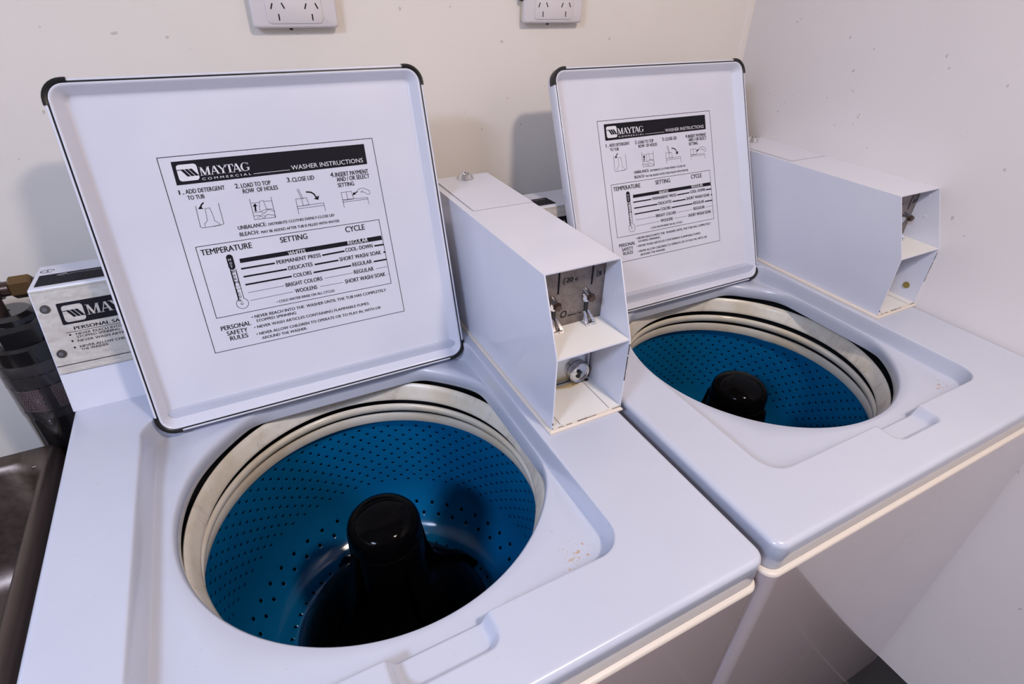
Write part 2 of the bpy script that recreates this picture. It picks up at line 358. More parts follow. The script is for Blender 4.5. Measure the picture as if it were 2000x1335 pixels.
LABEL_INK = [([(13.09, 241.74), (247.77, 241.28), (247.21, 214.91), (12.53, 214.32)], 0, 0, 0),
 ([(13.02, 138.78), (248.4, 138.42), (248.68, 45.33), (13.12, 45.12)], 0.75, 0, 1),
 ([(58.4, 115.9), (247.23, 115.94), (247.77, 109.63), (58.04, 110.26)], 0, 0, 0),
 ([(100.9, 218.19), (145.32, 218.23)], 0.5, 1, 0),
 ([(57.84, 102.73), (98.55, 102.61)], 2.2, 0, 0),
 ([(161.96, 102.39), (191.32, 102.85)], 2.2, 0, 0),
 ([(235.54, 102.94), (248.21, 102.81)], 2.2, 0, 0),
 ([(58.13, 92.04), (111.52, 91.93)], 2.2, 0, 0),
 ([(149.3, 91.62), (180.53, 91.77)], 2.2, 0, 0),
 ([(246.56, 91.76), (248.64, 91.9)], 2.2, 0, 0),
 ([(57.81, 81.37), (115.36, 81.39)], 2.2, 0, 0),
 ([(145.56, 81.14), (196.25, 81.22)], 2.2, 0, 0),
 ([(230.14, 81.03), (248.07, 81.09)], 2.2, 0, 0),
 ([(57.9, 70.53), (103.65, 70.7)], 0.5, 0, 0),
 ([(157.31, 70.53), (196.5, 70.67)], 0.5, 0, 0),
 ([(231.03, 70.2), (247.05, 70.53)], 0.5, 0, 0),
 ([(58.25, 59.77), (112.76, 60.34)], 0.5, 0, 0),
 ([(149.13, 60.27), (181.03, 60.11)], 0.5, 0, 0),
 ([(245.67, 59.45), (247.77, 59.56)], 0.5, 0, 0),
 ([(25.97, 187.87), (24.86, 162.25), (26.98, 160.63), (49.01, 161.37), (51.71, 162.49), (51.82, 187.96)], 0.55, 0, 0),
 ([(38.86, 160.75), (46.92, 161.04), (46.65, 163.91), (43.35, 166.58), (42.08, 167.85), (42.51, 171.02), (40.85, 183.7), (35.47, 183.38), (34.47, 168.98), (32.06, 166.54), (30.28, 165.73), (30.2, 161.64)], 0.45, 0, 0),
 ([(35.41, 190.6), (32.51, 188.45), (31.33, 185.44)], 1.6, 0, 0),
 ([(27.8, 183.81), (33.91, 183.39), (30.64, 187.23)], 0, 0, 0),
 ([(88.53, 188.02), (88.22, 162.1), (113.99, 161.23), (114.39, 187.26)], 0.55, 0, 0),
 ([(89.55, 182.86), (90.58, 182.83)], 0.6, 0, 0),
 ([(91.41, 182.83), (92.45, 182.8)], 0.6, 0, 0),
 ([(93.28, 182.79), (94.32, 182.76)], 0.6, 0, 0),
 ([(95.15, 182.76), (96.19, 182.73)], 0.6, 0, 0),
 ([(97.03, 182.72), (98.07, 182.69)], 0.6, 0, 0),
 ([(105.08, 182.97), (106.13, 182.94)], 0.6, 0, 0),
 ([(106.98, 182.94), (108.03, 182.91)], 0.6, 0, 0),
 ([(108.88, 182.9), (109.93, 182.87)], 0.6, 0, 0),
 ([(110.78, 182.87), (111.84, 182.84)], 0.6, 0, 0),
 ([(112.69, 182.83), (113.75, 182.8)], 0.6, 0, 0),
 ([(97.03, 172.37), (99.17, 183.76), (104.11, 184.2), (105.74, 173.37)], 0.45, 0, 0),
 ([(89.3, 170.81), (97.74, 170.94), (101.26, 167.99), (107.7, 172.65), (114.43, 169.47), (113.46, 161.75)], 0.5, 0, 0),
 ([(88.86, 166.45), (94.61, 166.73), (99.96, 162.6), (105.11, 166.33), (113.15, 164.05)], 0.5, 0, 0),
 ([(97.74, 170.94), (104.61, 173.08), (112.97, 172.36)], 0.5, 0, 0),
 ([(91.68, 163.37), (98.95, 167.21), (102.43, 164.03)], 0.4, 0, 0),
 ([(92.25, 172.6), (93.0, 179.11)], 2.0, 0, 0),
 ([(89.92, 178.43), (95.74, 178.29), (93.33, 182.14)], 0, 0, 0),
 ([(143.87, 180.72), (157.71, 180.93), (158.99, 171.66), (143.85, 171.0)], 0.5, 0, 1),
 ([(151.34, 180.41), (151.67, 171.07)], 0.5, 0, 0),
 ([(148.23, 192.93), (151.41, 179.72)], 0.5, 0, 0),
 ([(150.04, 193.15), (153.57, 179.44)], 0.5, 0, 0),
 ([(143.2, 168.14), (178.27, 168.11)], 0.5, 0, 0),
 ([(143.21, 171.09), (178.29, 171.34)], 0.5, 0, 0),
 ([(143.8, 170.78), (143.67, 161.47)], 0.5, 0, 0),
 ([(178.29, 171.34), (178.66, 160.41)], 0.5, 0, 0),
 ([(159.35, 188.17), (165.14, 186.99), (168.55, 184.06), (170.48, 179.49)], 1.8, 0, 0),
 ([(166.78, 178.15), (174.39, 181.72), (172.44, 176.03)], 0, 0, 0),
 ([(204.01, 181.6), (218.01, 181.69), (219.42, 171.22), (204.32, 170.87)], 0.5, 0, 1),
 ([(210.82, 181.44), (211.31, 171.35)], 0.5, 0, 0),
 ([(203.64, 172.13), (238.7, 170.58)], 0.5, 0, 0),
 ([(203.38, 168.66), (239.05, 168.63)], 0.5, 0, 0),
 ([(204.23, 170.42), (204.23, 161.51)], 0.5, 0, 0),
 ([(238.7, 170.58), (238.83, 161.51)], 0.5, 0, 0),
 ([(226.1, 180.21), (220.75, 177.61)], 1.4, 0, 0),
 ([(218.73, 176.0), (223.51, 177.02), (220.85, 180.4)], 0, 0, 0),
 ([(226.24, 180.89), (229.2, 183.56), (235.33, 183.97), (242.96, 179.5), (243.08, 175.23), (239.55, 174.73), (236.54, 177.95), (230.71, 179.16), (234.63, 180.54)], 0.5, 0, 0)]
THERMO = {'top': (48.21, 122.25), 'mid': (48.28, 104.52), 'low': (47.09, 78.16), 'bulb': (47.88, 58.44)}


# ------------------------------------------------------------ the washer
W = 0.65; DD = 0.70
CX, CY = 0.326, 0.323
def sd_rr(x, y, x0, x1, y0, y1, r):
    qx = abs(x-(x0+x1)/2) - (x1-x0)/2 + r; qy = abs(y-(y0+y1)/2) - (y1-y0)/2 + r
    return math.hypot(max(qx,0), max(qy,0)) + min(max(qx,qy),0) - r
def sstep(a, b, x):
    t = min(1, max(0, (x-a)/(b-a))); return t*t*(3-2*t)
NA = 720
ANG = [2*math.pi*i/NA for i in range(NA)]
def polar(rect, off=0):
    out = []
    for a in ANG:
        c_, s_ = math.cos(a), math.sin(a); lo, hi = 0, 1.2
        for _ in range(34):
            m_ = (lo+hi)/2
            if sd_rr(CX+c_*m_, CY+s_*m_, *rect) < -off: lo = m_
            else: hi = m_
        out.append((CX+c_*lo, CY+s_*lo))
    return out
HR = 0.2165; HX = 0.5215; FZ = -0.026
def hole(R, z, dx=0):
    out = []
    for a in ANG:
        c_, s_ = math.cos(a), math.sin(a); r = R
        lim = HX + dx - CX
        if c_ > .2: r = (r**-44 + (lim/c_)**-44)**(-1/44)
        lim = .5060 + dx - CY
        if s_ > .2: r = (r**-40 + (lim/s_)**-40)**(-1/40)
        out.append((CX+c_*r, CY+s_*r, z))
    return out
RECESS = (0.0775, 0.5290, 0.0765, 0.5100, 0.032)
RFLOOR = (0.0905, 0.5235, 0.0840, 0.5060, 0.026)
def pocket(x, y):
    d_ = sd_rr(x, y, 0.272, 0.372, 0.043, 0.125, 0.016)
    return -0.0160*sstep(0.0, -0.0105, d_)
def dip(y): return .0055*sstep(.40, .485, y)
def make_deck(parent):
    mb = MB(); L = []
    L.append(hole(HR+.004, -.050)); L.append(hole(HR, -.047)); L.append(hole(HR, -.034))
    L.append(hole(HR+.0006, -.0305, .0004)); L.append(hole(HR+.0022, -.0275, .0008)); L.append(hole(HR+.004, FZ, .0012))
    inner = [(x,y) for x,y,z in L[-1]]; fl = polar(RFLOOR); ou = polar(RECESS)
    L = [[(x, y, z - dip(y)) for x, y, z in l] for l in L]
    for t in (.33, .66): L.append([(a[0]+(b[0]-a[0])*t, a[1]+(b[1]-a[1])*t, FZ - dip(a[1]+(b[1]-a[1])*t)) for a, b in zip(inner, fl)])
    for k in range(0, 13):
        t = k/12; z_ = sstep(0, 1, t)
        row = []
        for a, b in zip(fl, ou):
            x, y = a[0]+(b[0]-a[0])*t, a[1]+(b[1]-a[1])*t
            f_ = FZ - dip(a[1]); row.append((x, y, f_ + (pocket(b[0], b[1]) - f_)*z_))
        L.append(row)
    rect = (0, W, 0, DD, .016); ins = polar(rect, .007)
    for k in range(1, 37):
        t = k/36; row = []
        for a, b in zip(ou, ins):
            x, y = a[0]+(b[0]-a[0])*t, a[1]+(b[1]-a[1])*t; row.append((x, y, pocket(x, y)))
        L.append(row)
    for d_ in (5.6, 4.2, 2.9, 1.8, .9, .3, 0):
        z = -(7 - math.sqrt(max(0, 49-(7-d_)**2)))/1000
        L.append([(x, y, z) for x, y in polar(rect, d_/1000)])
    e = polar(rect, 0)
    L.append([(x, y, -.039) for x, y in e]); L.append([(x, y, -.040) for x, y in polar(rect, .001)]); L.append([(x, y, -.040) for x, y in polar(rect, .02)])
    mb.loft(L)
    return mb.build('top_deck', M['deck'], parent, smooth=60, loc=(0,0,ZD))
def make_cabinet(parent):
    mb = MB(); r = lambda o, z, k=.016: [(x, y, z) for x, y in rrect(-.005+o, .6502-o, -.0048+o, .70-o, k-o*.5)]
    mb.loft([r(0, 0), r(0, ZD-.0452)], 0)
    mb.loft([r(0, ZD-.0452), r(.0003, ZD-.0436), r(.0012, ZD-.0420), r(.0026, ZD-.0412), r(.03, ZD-.0412)], 1)  # top ledge paler than the front: light from above put into its colour
    return mb.build('cabinet', [M['cabinet'], M['cream_lit_edge']], parent, smooth=50)
def make_tub(parent):
    mb = MB(); mb.lathe([(.2200,-.0888),(.2200,-.0650),(.2193,-.0625),(.2180,-.0617),(.2160,-.0630),(.2125,-.0700),(.2085,-.0830),(.2066,-.0868),(.2072,-.0885),(.2200,-.0888)], 128, CX, CY)
    mb.build('tub_cover', M['cream_plastic'], parent, smooth=50, loc=(0,0,ZD))
    mb = MB()
    mb.lathe([(.2165,-.1040),(.2130,-.1005),(.2105,-.1012),(.2090,-.1032),(.2085,-.1070),(.2094,-.1112),(.2120,-.1148),(.2165,-.1165),(.2185,-.1100),(.2165,-.1040)], 128, CX, CY)
    mb.lathe([(.2200,-.1260),(.2190,-.1235),(.2165,-.1230),(.2152,-.1258),(.2165,-.1380),(.2180,-.1420),(.2200,-.1422),(.2200,-.1260)], 128, CX, CY)
    mb.build('balance_ring', M['ring_plastic'], parent, smooth=50, loc=(0,0,ZD))
    mb = MB(); mb.lathe([(.262,-.052),(.262,-.50),(.20,-.515),(.02,-.515)], 96, CX, CY)
    mb.build('outer_tub', M['dark'], parent, smooth=50, loc=(0,0,ZD))
    # the perforated basket, with a uv layout that carries the hole rows
    mb = MB(); n = 128
    prof = []
    def seg(pts, v0, v1, dens):
        for i, (r, z) in enumerate(pts): prof.append((r, z, v0 + (v1-v0)*i/(len(pts)-1), dens))
    seg([(.2340,-.1490),(.2318,-.1495),(.2310,-.1510),(.2310,-.1600)], 0, 0, 60)
    seg([(.2310,-.1600)]+[(.2310-.0030*k/8, -.160-.140*k/8) for k in range(1,9)], 1, 14, 60)
    seg([(.2280,-.300),(.2262,-.316),(.2215,-.335)], 16, 16, 60)
    seg([(.2215,-.335),(.2130,-.354),(.2010,-.371)], 17, 19, 46)
    seg([(.2010,-.371),(.1860,-.384),(.1700,-.392)], 20, 20, 34)
    seg([(.1700,-.392),(.1690,-.3945),(.1560,-.3985)], 21, 22, 52)
    seg([(.1560,-.3985),(.12,-.402),(.03,-.402)], 23, 23, 52)
    loops = [[(CX+r*math.cos(2*math.pi*i/n), CY+r*math.sin(2*math.pi*i/n), z) for i in range(n)] for r, z, v, d_ in prof]
    mb.loft(loops)
    o = mb.build('wash_basket', M['basket'], parent, smooth=180, loc=(0,0,ZD), normals=False)
    me = o.data; uv = me.uv_layers.new(name='UVMap'); li = 0
    for p in me.polygons:
        a = p.index // n; i = p.index % n
        for vi in p.vertices:
            row = vi // n; col = vi % n
            if i == n-1 and col == 0: col = n
            uv.data[li].uv = (col/n*prof[row][3], prof[row][2]); li += 1
    bm = bmesh.new(); bm.from_mesh(me); bmesh.ops.remove_doubles(bm, verts=bm.verts, dist=1e-6); bmesh.ops.recalc_face_normals(bm, faces=bm.faces); bmesh.ops.reverse_faces(bm, faces=bm.faces); bm.to_mesh(me); bm.free()
    # agitator: capped post, flared skirt, four vanes
    mb = MB()
    mb.lathe([(.0487,-.1512),(.0468,-.1520),(.0468,-.1545),(.0500,-.156),(.0520,-.22),(.0545,-.258),(.061,-.278),(.078,-.293),(.103,-.312),(.125,-.334),(.141,-.358),(.150,-.383),(.152,-.398),(.02,-.399)], 64, CX, CY)
    for k in range(4):
        a = math.radians(20 + 90*k); c_, s_ = math.cos(a), math.sin(a)
        prof2 = [(.035,-.158),(.0535,-.158),(.063,-.225),(.074,-.264),(.088,-.288),(.115,-.312),(.141,-.340),(.158,-.370),(.166,-.386),(.166,-.3965),(.03,-.3965)]
        t0 = .0065
        mb.loft([[(CX+c_*r-s_*t, CY+s_*r+c_*t, z) for r, z in prof2] for t in (-t0, t0)], 0, True, True, True)
    ag = mb.build('agitator', M['agitator'], parent, smooth=35, loc=(.0032,0,ZD))
    mb = MB()
    mb.lathe([(.001,-.1130),(.018,-.1135),(.032,-.1160),(.042,-.1215),(.0475,-.1290),(.0492,-.136),(.0497,-.1500),(.0487,-.1512)], 64, CX, CY, cap0=True)
    mb.build('agitator_cap', M['cap'], ag, smooth=35)
def make_lid(parent, lean, loc):
    x0, x1, h, r = 0.0, 0.4293, 0.4257, 0.022
    def lp(o, y, rad=None): return [(x, y, z) for x, z in rrect(x0+o, x1-o, o, h-o, max(.003, (rad or r)-o), 8)]
    mb = MB()
    mb.loft([lp(.0026, .004), lp(.0026, .0004), lp(.0016, 0), lp(.0007, .0003), lp(0, .0012), lp(0, .0195), lp(.0015, .0225), lp(.004, .024)], 0, True, False, True)
    lid = mb.build('lid', M['enamel'], parent, smooth=50, loc=loc); lid.rotation_euler = (-lean, 0, 0)
    mb = MB()
    mb.loft([lp(.0042, .0015), lp(.0048, .0006), lp(.0056, .0005), lp(.0068, .0012), lp(.0080, .0028), lp(.0148, .0156), lp(.0161, .0171), lp(.0183, .0178), lp(.0210, .0180)], 0, True, False, True)
    mb.build('inner_panel', M['enamel'], lid, smooth=50)
    mb = MB(); mb.loft([lp(.0022, .0012), lp(.0046, .0012)], 0)
    mb.build('edge_seal', M['rubber'], lid)
    corners = [(r, r, 180), (x1-r, r, 270), (x1-r, h-r, 0), (r, h-r, 90)]
    for cx, cz, a0 in corners:
        mb = MB(); path = []
        t0 = Vector((math.cos(math.radians(a0)), math.sin(math.radians(a0)))); t1 = Vector((math.cos(math.radians(a0+90)), math.sin(math.radians(a0+90))))
        d0 = Vector((t0.y, -t0.x)); d1 = Vector((-t1.y, t1.x))
        nrm = [(Vector((cx, cz)) + d0*.004, t0)] + [(Vector((cx, cz)), Vector((math.cos(math.radians(a0+90*i/8)), math.sin(math.radians(a0+90*i/8))))) for i in range(9)] + [(Vector((cx, cz)) + d1*.004, t1)]
        sec = [(r+.0012, .012), (r+.0014, .0004), (r+.0008, -.0010), (r-.0022, -.0010), (r-.0042, .0002), (r-.0042, .0030)]
        mb.loft([[(c_.x+n_.x*a, y, c_.y+n_.y*a) for a, y in sec] for c_, n_ in nrm], 0, True, True, True)
        mb.build('corner_bumper', M['rubber'], lid, smooth=40)
    return lid
def make_label(lid):
    mb = MB(); place = lambda x, y, z: (x*1.0075/1000, .0180 - z, y*1.0075/1000)
    w, h = 260.3, 247.6
    put_line(mb, [(0,0),(w,0),(w,h),(0,h)], .8, .0002, 0, place, True)
    put_poly(mb, rr(10.8, 212.6, 250.8, 241.2, 1.5), .0002, 0, place) if False else None
    for pts, lw, mi, cl in LABEL_INK:
        if lw: put_line(mb, pts, lw, .0003 if mi else .0002, mi, place, bool(cl))
        else: put_poly(mb, pts, .0002, mi, place)
    prep_text([(t[0], t[5]) for t in LABEL_TEXT])
    for body, a, b, hh, mi, bold in LABEL_TEXT: put_text(mb, body, bold, a, b, hh, .0004, mi, place)
    badge(mb, 16.9, 218.2, 22.4, 19.4, .00026, 1, 0, place)
    serif_word(mb, 41.0, 222.6, 57.0, 10.2, .0003, 1, place)
    # thermometer: black top, ruled middle, round bulb
    put_poly(mb, rr(43.4, 103.6, 51.4, 123.4, 3.9, 6), .0002, 0, place)
    put_line(mb, [(44.6,104),(44.6,62)], 1.3, .0002, 0, place); put_line(mb, [(51.0,104),(51.0,64)], .7, .0002, 0, place)
    put_line(mb, [(44.6,77.5),(51,77.5)], .5, .0002, 0, place)
    put_line(mb, rr(45.4, 80.5, 50.4, 103, 2.4, 5), .4, .00022, 0, place, True)
    put_line(mb, [(47.9+7.3*math.cos(math.radians(a)), 58.0+7.0*math.sin(math.radians(a))) for a in range(-242, 63, 16)], .6, .0002, 0, place)
    put_line(mb, [(45.6,77),(45.4,64.5)], .5, .0002, 0, place)
    o = mb.build('instruction_print', [M['black'], M['ink_white']], lid, normals=False)
    o.location = (0.18215-.0954, 0, 0.08839)
    o['label'] = 'black printed washing instructions inside the lid'
    return o
def make_panel(parent):
    # sloped console behind the lid
    yb, yt, zt = 0.5648, 0.6194, 0.1524; ln = math.hypot(yt-yb, zt); ey, ez = (yt-yb)/ln, zt/ln
    mb = MB(); mb.prism([(yb,-.001),(yt,zt),(.6995,.1495),(.6995,-.001)], 0, 0.0, 0.5425)
    p = mb.build('control_panel', M['enamel'], parent, smooth=40, bevel=.0015, loc=(0,0,ZD))
    def on(x, t, z): return (x, yb + ey*t - ez*z, ez*t + ey*z)
    mb = MB()
    def slab(x0, x1, t0, t1, z0, z1, mi=0):
        mb.add([on(x0,t0,z0),on(x1,t0,z0),on(x1,t1,z0),on(x0,t1,z0),on(x0,t0,z1),on(x1,t0,z1),on(x1,t1,z1),on(x0,t1,z1)],
               [(0,3,2,1),(4,5,6,7),(0,1,5,4),(1,2,6,5),(2,3,7,6),(3,0,4,7)], mi)
    slab(.0020, .540, .0520, .1600, .0002, .0016); slab(.0020, .540, .0520, .0560, .0016, .0026); slab(.0020, .540, .1575, .1600, .0016, .0024)
    pl_ = mb.build('metal_fascia', M['plate'], p, smooth=30, bevel=.0005)
    mb = MB(); Z = .0018
    put_poly(mb, rr(.0232, .1129, .2700, .1406, .0012), Z, 0, on)
    badge(mb, .0270, .1155, .0222, .0212, Z+.0001, 2, 0, on)
    serif_word(mb, .0518, .1206, .0720, .0128, Z+.0001, 2, on)
    items = [('PERSONAL SAFETY RULES', 1.2, (.0328,.1046), (.125,.1046), .0042), ('NEVER REACH INTO THE WASHER UNTIL THE TUB HAS COMPLETELY', .7, (.0326,.0977), (.206,.0977), .0030),
             ('STOPPED SPINNING', .7, (.0326,.0937), (.0790,.0937), .0030), ('NEVER WASH ARTICLES CONTAINING FLAMMABLE FUMES', .7, (.0322,.0886), (.184,.0886), .0030),
             ('NEVER ALLOW CHILDREN TO OPERATE OR PLAY IN, WITH OR AROUND', .7, (.0322,.0810), (.213,.0810), .0030), ('THE WASHER', .7, (.0322,.0770), (.0622,.0770), .0030)]
    prep_text([(a, b) for a, b, *_ in items])
    for a, b, p0, p1, hh in items: put_text(mb, a, b, p0, p1, hh, Z, 1, on)
    put_line(mb, [(.0232,.1026),(.27,.1026)], .0006, Z, 1, on)
    for t in (.0994, .0911, .0826): put_poly(mb, [(.0266+.0012*math.cos(k*.6283), t+.0012*math.sin(k*.6283)) for k in range(10)], Z, 1, on)
    put_line(mb, [(.0022,.0622),(.538,.0622)], .0010, Z, 1, on)
    mb.build('fascia_print', [M['black'], M['black'], M['plate']], p, normals=False)
    for x in (.0112, .40):
        for t in (.1361, .0779):
            mb = MB(); a = Vector(on(x, t, .0012)); b = Vector(on(x, t, .0042)); b2 = Vector(on(x, t, .0030))
            mb.cyl(a, b, .0058, .0044, 20, 0); mb.cyl(b2, Vector(on(x, t, .00425)), .0030, .0030, 6, 1)
            mb.build('screw', [M['screw'], M['chrome_dull']], p, smooth=40)
    # printed strip and the hand drawn mark on top of the console
    mb = MB(); zt_ = lambda y: .1524 + (.1495-.1524)*(y-yt)/(.6995-yt) + .0004
    top = lambda x, y, z: (x, y, zt_(y) + z)
    put_poly(mb, [(.0060,.6270),(.098,.6270),(.098,.6640),(.0060,.6640)], 0, 0, top)
    rnd = random.Random(3)
    put_line(mb, [(.026,.6560),(.030,.6600),(.036,.6600),(.032,.6550),(.028,.6560)], .0008, .0002, 1, top)
    put_line(mb, [(.036,.6560),(.044,.6575),(.060,.6570),(.092,.6565)], .0006, .0002, 1, top)
    for r_ in range(5):
        x = .020
        while x < .090:
            l = rnd.uniform(.002, .006); put_line(mb, [(x, .6500-.0042*r_), (x+l, .6500-.0042*r_)], .0007, .0002, 2, top); x += l + rnd.uniform(.001, .0025)
    put_line(mb, [(.0125+.0075*math.cos(k*.4), .6780+.0052*math.sin(k*.4)) for k in range(15)], .0009, 0, 0, top)
    put_line(mb, [(.0112,.6795),(.0130,.6800),(.0128,.6755)], .0009, 0, 0, top)
    mb.build('console_sticker', [M['black'], M['ink_white'], M['seam']], p, normals=False)
    return p
def make_coin_box(parent):
    X0, X1 = .5444, .6533
    A, B, C_, D_, E_ = (.679,.004), (.679,.2042), (.2972,.2054), (.2574,.111), (.2558,.004)
    mb = MB(); t = .0018
    mb.prism([A,B,C_,D_,E_], 0, X0, X0+t); mb.prism([A,B,C_,D_,E_], 0, X1-t, X1)
    mb.prism([(B[0],B[1]-t),B,C_,(C_[0]+.0006,C_[1]-t)], 0, X0+t, X1-t)
    mb.prism([(.677,.004),(.679,.004),(.679,.2024),(.677,.2024)], 0, X0+t, X1-t)
    mb.prism([(.2576,.1095),(.2576,.1112),(.324,.1112),(.324,.1095)], 0, X0+t, X1-t)
    # worn edges where the paint has gone
    rnd = random.Random(11)
    def chips(p, q, k, w):
        for _ in range(k):
            a = rnd.random()*.9; b = min(1, a + rnd.uniform(.04, .16)); P0 = Vector(p).lerp(Vector(q), a); P1 = Vector(p).lerp(Vector(q), b)
            mb.tube([P0, P0.lerp(P1,.5)+Vector((0,rnd.uniform(-.0003,.0003),rnd.uniform(-.0003,.0003))), P1], w*rnd.uniform(.6,1.1), 5, 1)
    chips((X1-.0009, D_[0]-.0001, .108), (X1-.0009, E_[0]-.0001, .006), 9, .0008)
    chips((X0+.0009, E_[0], .005), (X0+.0009, E_[0], .024), 3, .0007)
    chips((X0+.001, .2552, .0045), (X1-.001, .2552, .0045), 7, .0006)
    c = mb.build('coin_box', [M['enamel'], M['chip']], parent, smooth=30, loc=(0,0,ZD))
    mb = MB()
    fl = lambda o, z: [(x, y, z) for x, y in ((X0-.0045+o,.2510+o),(X1+.0005-o,.2510+o),(X1+.0005-o,.6815),(X0-.0045+o,.6815))]
    mb.loft([fl(0,.0002), fl(0,.0022), fl(.0006,.0030), fl(.0022,.0042), fl(.004,.0044)], 0, True, True, True)
    mb.build('base_gasket', M['cream_lit_edge'], c)
    # tray floor with its seams and the yellowed residue at the back
    mb = MB(); mb.box(X0+.0018, X1-.0018, .2568, .3300, .0045, .0060, 0)
    put = lambda x, y, z: (x, y, .0061 + z)
    for x in (.5585, .6350): put_line(mb, [(x,.258),(x,.327)], .0007, .0001, 1, put)
    put_poly(mb, [(.584,.3265),(.600,.3200),(.612,.3170),(.626,.3190),(.632,.3265)], .0001, 2, put)
    put_line(mb, [(.617,.3215),(.640,.3225)], .0012, .0002, 3, put)
    put_poly(mb, [(.6385,.3200),(.6450,.3205),(.6455,.3255),(.6390,.3250)], .0002, 3, put)
    mb.build('tray', [M['box_inside'], M['seam'], M['stain'], M['chip']], c)
    # the shelf top is paler
    mb = MB(); mb.box(X0+.002, X1-.002, .2585, .3215, .1113, .1118)
    mb.build('shelf_liner', M['box_inside'], c)
    # lock plate and lock
    mb = MB(); mb.box(X0+.002, X1-.0085, .3310, .3330, .0062, .1090, 0); mb.box(X1-.0085, X1-.0070, .3270, .3310, .0062, .1090, 1)
    mb.prism([(.6400,.0900),(.6440,.1085),(.6250,.1085)], 1, .3296, .3310, 1)
    mb.build('lock_plate', [M['chrome_dull'], M['enamel']], c)
    mb = MB(); lx, lz = .6290, .0225
    def yring(r, y): return [(lx + r*math.cos(2*math.pi*i/40), y, lz + r*math.sin(2*math.pi*i/40)) for i in range(40)]
    mb.loft([yring(.0165,.3305), yring(.0165,.3255), yring(.0160,.3225), yring(.0148,.3215), yring(.0138,.3222), yring(.0135,.3240), yring(.0100,.3245), yring(.0030,.3230)], 0, True, False, True)
    ky = [(lx-.0005+.0034*math.cos(a), lz+.0015+.0034*math.sin(a)) for a in [math.radians(-60+300*i/14) for i in range(15)]] + [(lx-.0045, lz-.0065), (lx+.0005, lz-.0075)]
    mb.prism(ky, 1, .3212, .3260, 1)
    mb.build('lock', [M['chrome'], M['rubber']], c, smooth=40)
    mb = MB(); mb.cyl((.6500-.004,.3310,.0215),(.6500-.004,.3255,.0215),.0045,.0045,16)
    mb.build('lock_bolt', M['brass'], c, smooth=40)
    # coin plate
    yp_ = .3220
    mb = MB(); mb.box(.5550, X1-.0018, yp_, yp_+.0016, .1115, .2030, 0); mb.box(X0+.0018, .5550, yp_+.0010, yp_+.0016, .1115, .2030, 0)
    fp = lambda x, z, q: (x, yp_-.0001-q, z)
    for x, za, zb in ((.5818,.2020,.1597), (.6313,.2020,.1630)): put_poly(mb, [(x-.0013,zb),(x+.0013,zb),(x+.0013,za),(x-.0013,za)], .0001, 1, fp)
    for x, z in ((.5878,.1760), (.6372,.1763)): put_line(mb, [(x+.0022,z+.0050),(x,z),(x+.0022,z-.0050),(x+.0022,z+.0050)], .0006, .0001, 1, fp)
    prep_text([('20 c', 1.0), ('$ 1', 1.0)])
    put_text(mb, '20 c', 1.0, (.5928,.1738), (.6096,.1738), .0062, .0001, 1, fp); put_text(mb, '$ 1', 1.0, (.6412,.1738), (.6500,.1738), .0058, .0001, 1, fp)
    put_line(mb, [(.5925+.0040*math.cos(k*2*math.pi/24), .1285+.0042*math.sin(k*2*math.pi/24)) for k in range(24)], .0013, .0001, 1, fp, True)
    put_poly(mb, [(.5884,.1238),(.5894,.1238),(.5894,.1285),(.5884,.1285)], .0001, 1, fp); put_poly(mb, [(.5956,.1332),(.5966,.1332),(.5966,.1285),(.5956,.1285)], .0001, 1, fp)
    rnd = random.Random(5); x = .5990
    while x < .6190:
        l = rnd.uniform(.0008, .0016); hh = rnd.uniform(.0012, .0020)
        if not .6125 < x < .6145: put_poly(mb, [(x,.1240),(x+l,.1240),(x+l+.0003,.1240+hh),(x+.0003,.1240+hh)], .0001, 1, fp)
        x += l + .0004
    mb.build('coin_plate', [M['face_plate'], M['black']], c, normals=False)
    for x, top in ((.5775, .1510), (.6265, .1530)):
        mb = MB()
        mb.cyl((x-.004, yp_, top+.004), (x-.0045, yp_-.014, top+.001), .0042, .0042, 16, 0)
        mb.cyl((x-.0045, yp_-.0135, top+.001), (x-.005, yp_-.0185, top), .0060, .0048, 6, 1)
        mb.cyl((x-.001, yp_-.0005, top-.006), (x-.001, yp_-.0030, top-.006), .0072, .0068, 20, 2)
        mb.box(x-.0030, x+.0024, yp_-.0014, yp_-.0002, .1215, top-.010, 3)
        for s_ in (-1, 1):                   # forked coin cradle
            mb.loft([[(x+s_*.0030-.0016, yp_-.0010, .1265), (x+s_*.0030+.0016, yp_-.0010, .1265), (x+s_*.0030+.0016, yp_-.0040, .1250), (x+s_*.0030-.0016, yp_-.0040, .1250)],
                     [(x+s_*.0055-.0022, yp_-.0080, .1185), (x+s_*.0055+.0022, yp_-.0080, .1185), (x+s_*.0055+.0022, yp_-.0120, .1160), (x+s_*.0055-.0022, yp_-.0120, .1160)],
                     [(x+s_*.0040-.0030, yp_-.0110, .1130), (x+s_*.0040+.0030, yp_-.0110, .1130), (x+s_*.0040+.0030, yp_-.0160, .1122), (x+s_*.0040-.0030, yp_-.0160, .1122)]], 2, True, True, True)
        mb.box(x-.0060, x+.0060, yp_-.0150, yp_-.0060, .1121, .1150, 2)
        mb.build('coin_slide', [M['chrome_dull'], M['bronze'], M['chrome'], M['rubber']], c, smooth=35)
    # service cover on top, with its stud
    mb = MB(); zt = .2048
    mb.box(.5548, .6526, .5180, .6785, zt-.0004, zt+.0003, 1); mb.box(.5558, .6530, .5190, .6790, zt, zt+.0010, 0)
    mb.build('service_cover', [M['enamel'], M['soft_seam']], c, bevel=.0003)
    mb = MB(); mb.lathe([(.0138, zt+.0010),(.0138, zt+.0022),(.0128, zt+.0030),(.0102, zt+.0098),(.0092, zt+.0106),(.0064, zt+.0103),(.0058, zt+.0080),(.0002, zt+.0080)], 32, .6044, .6607)
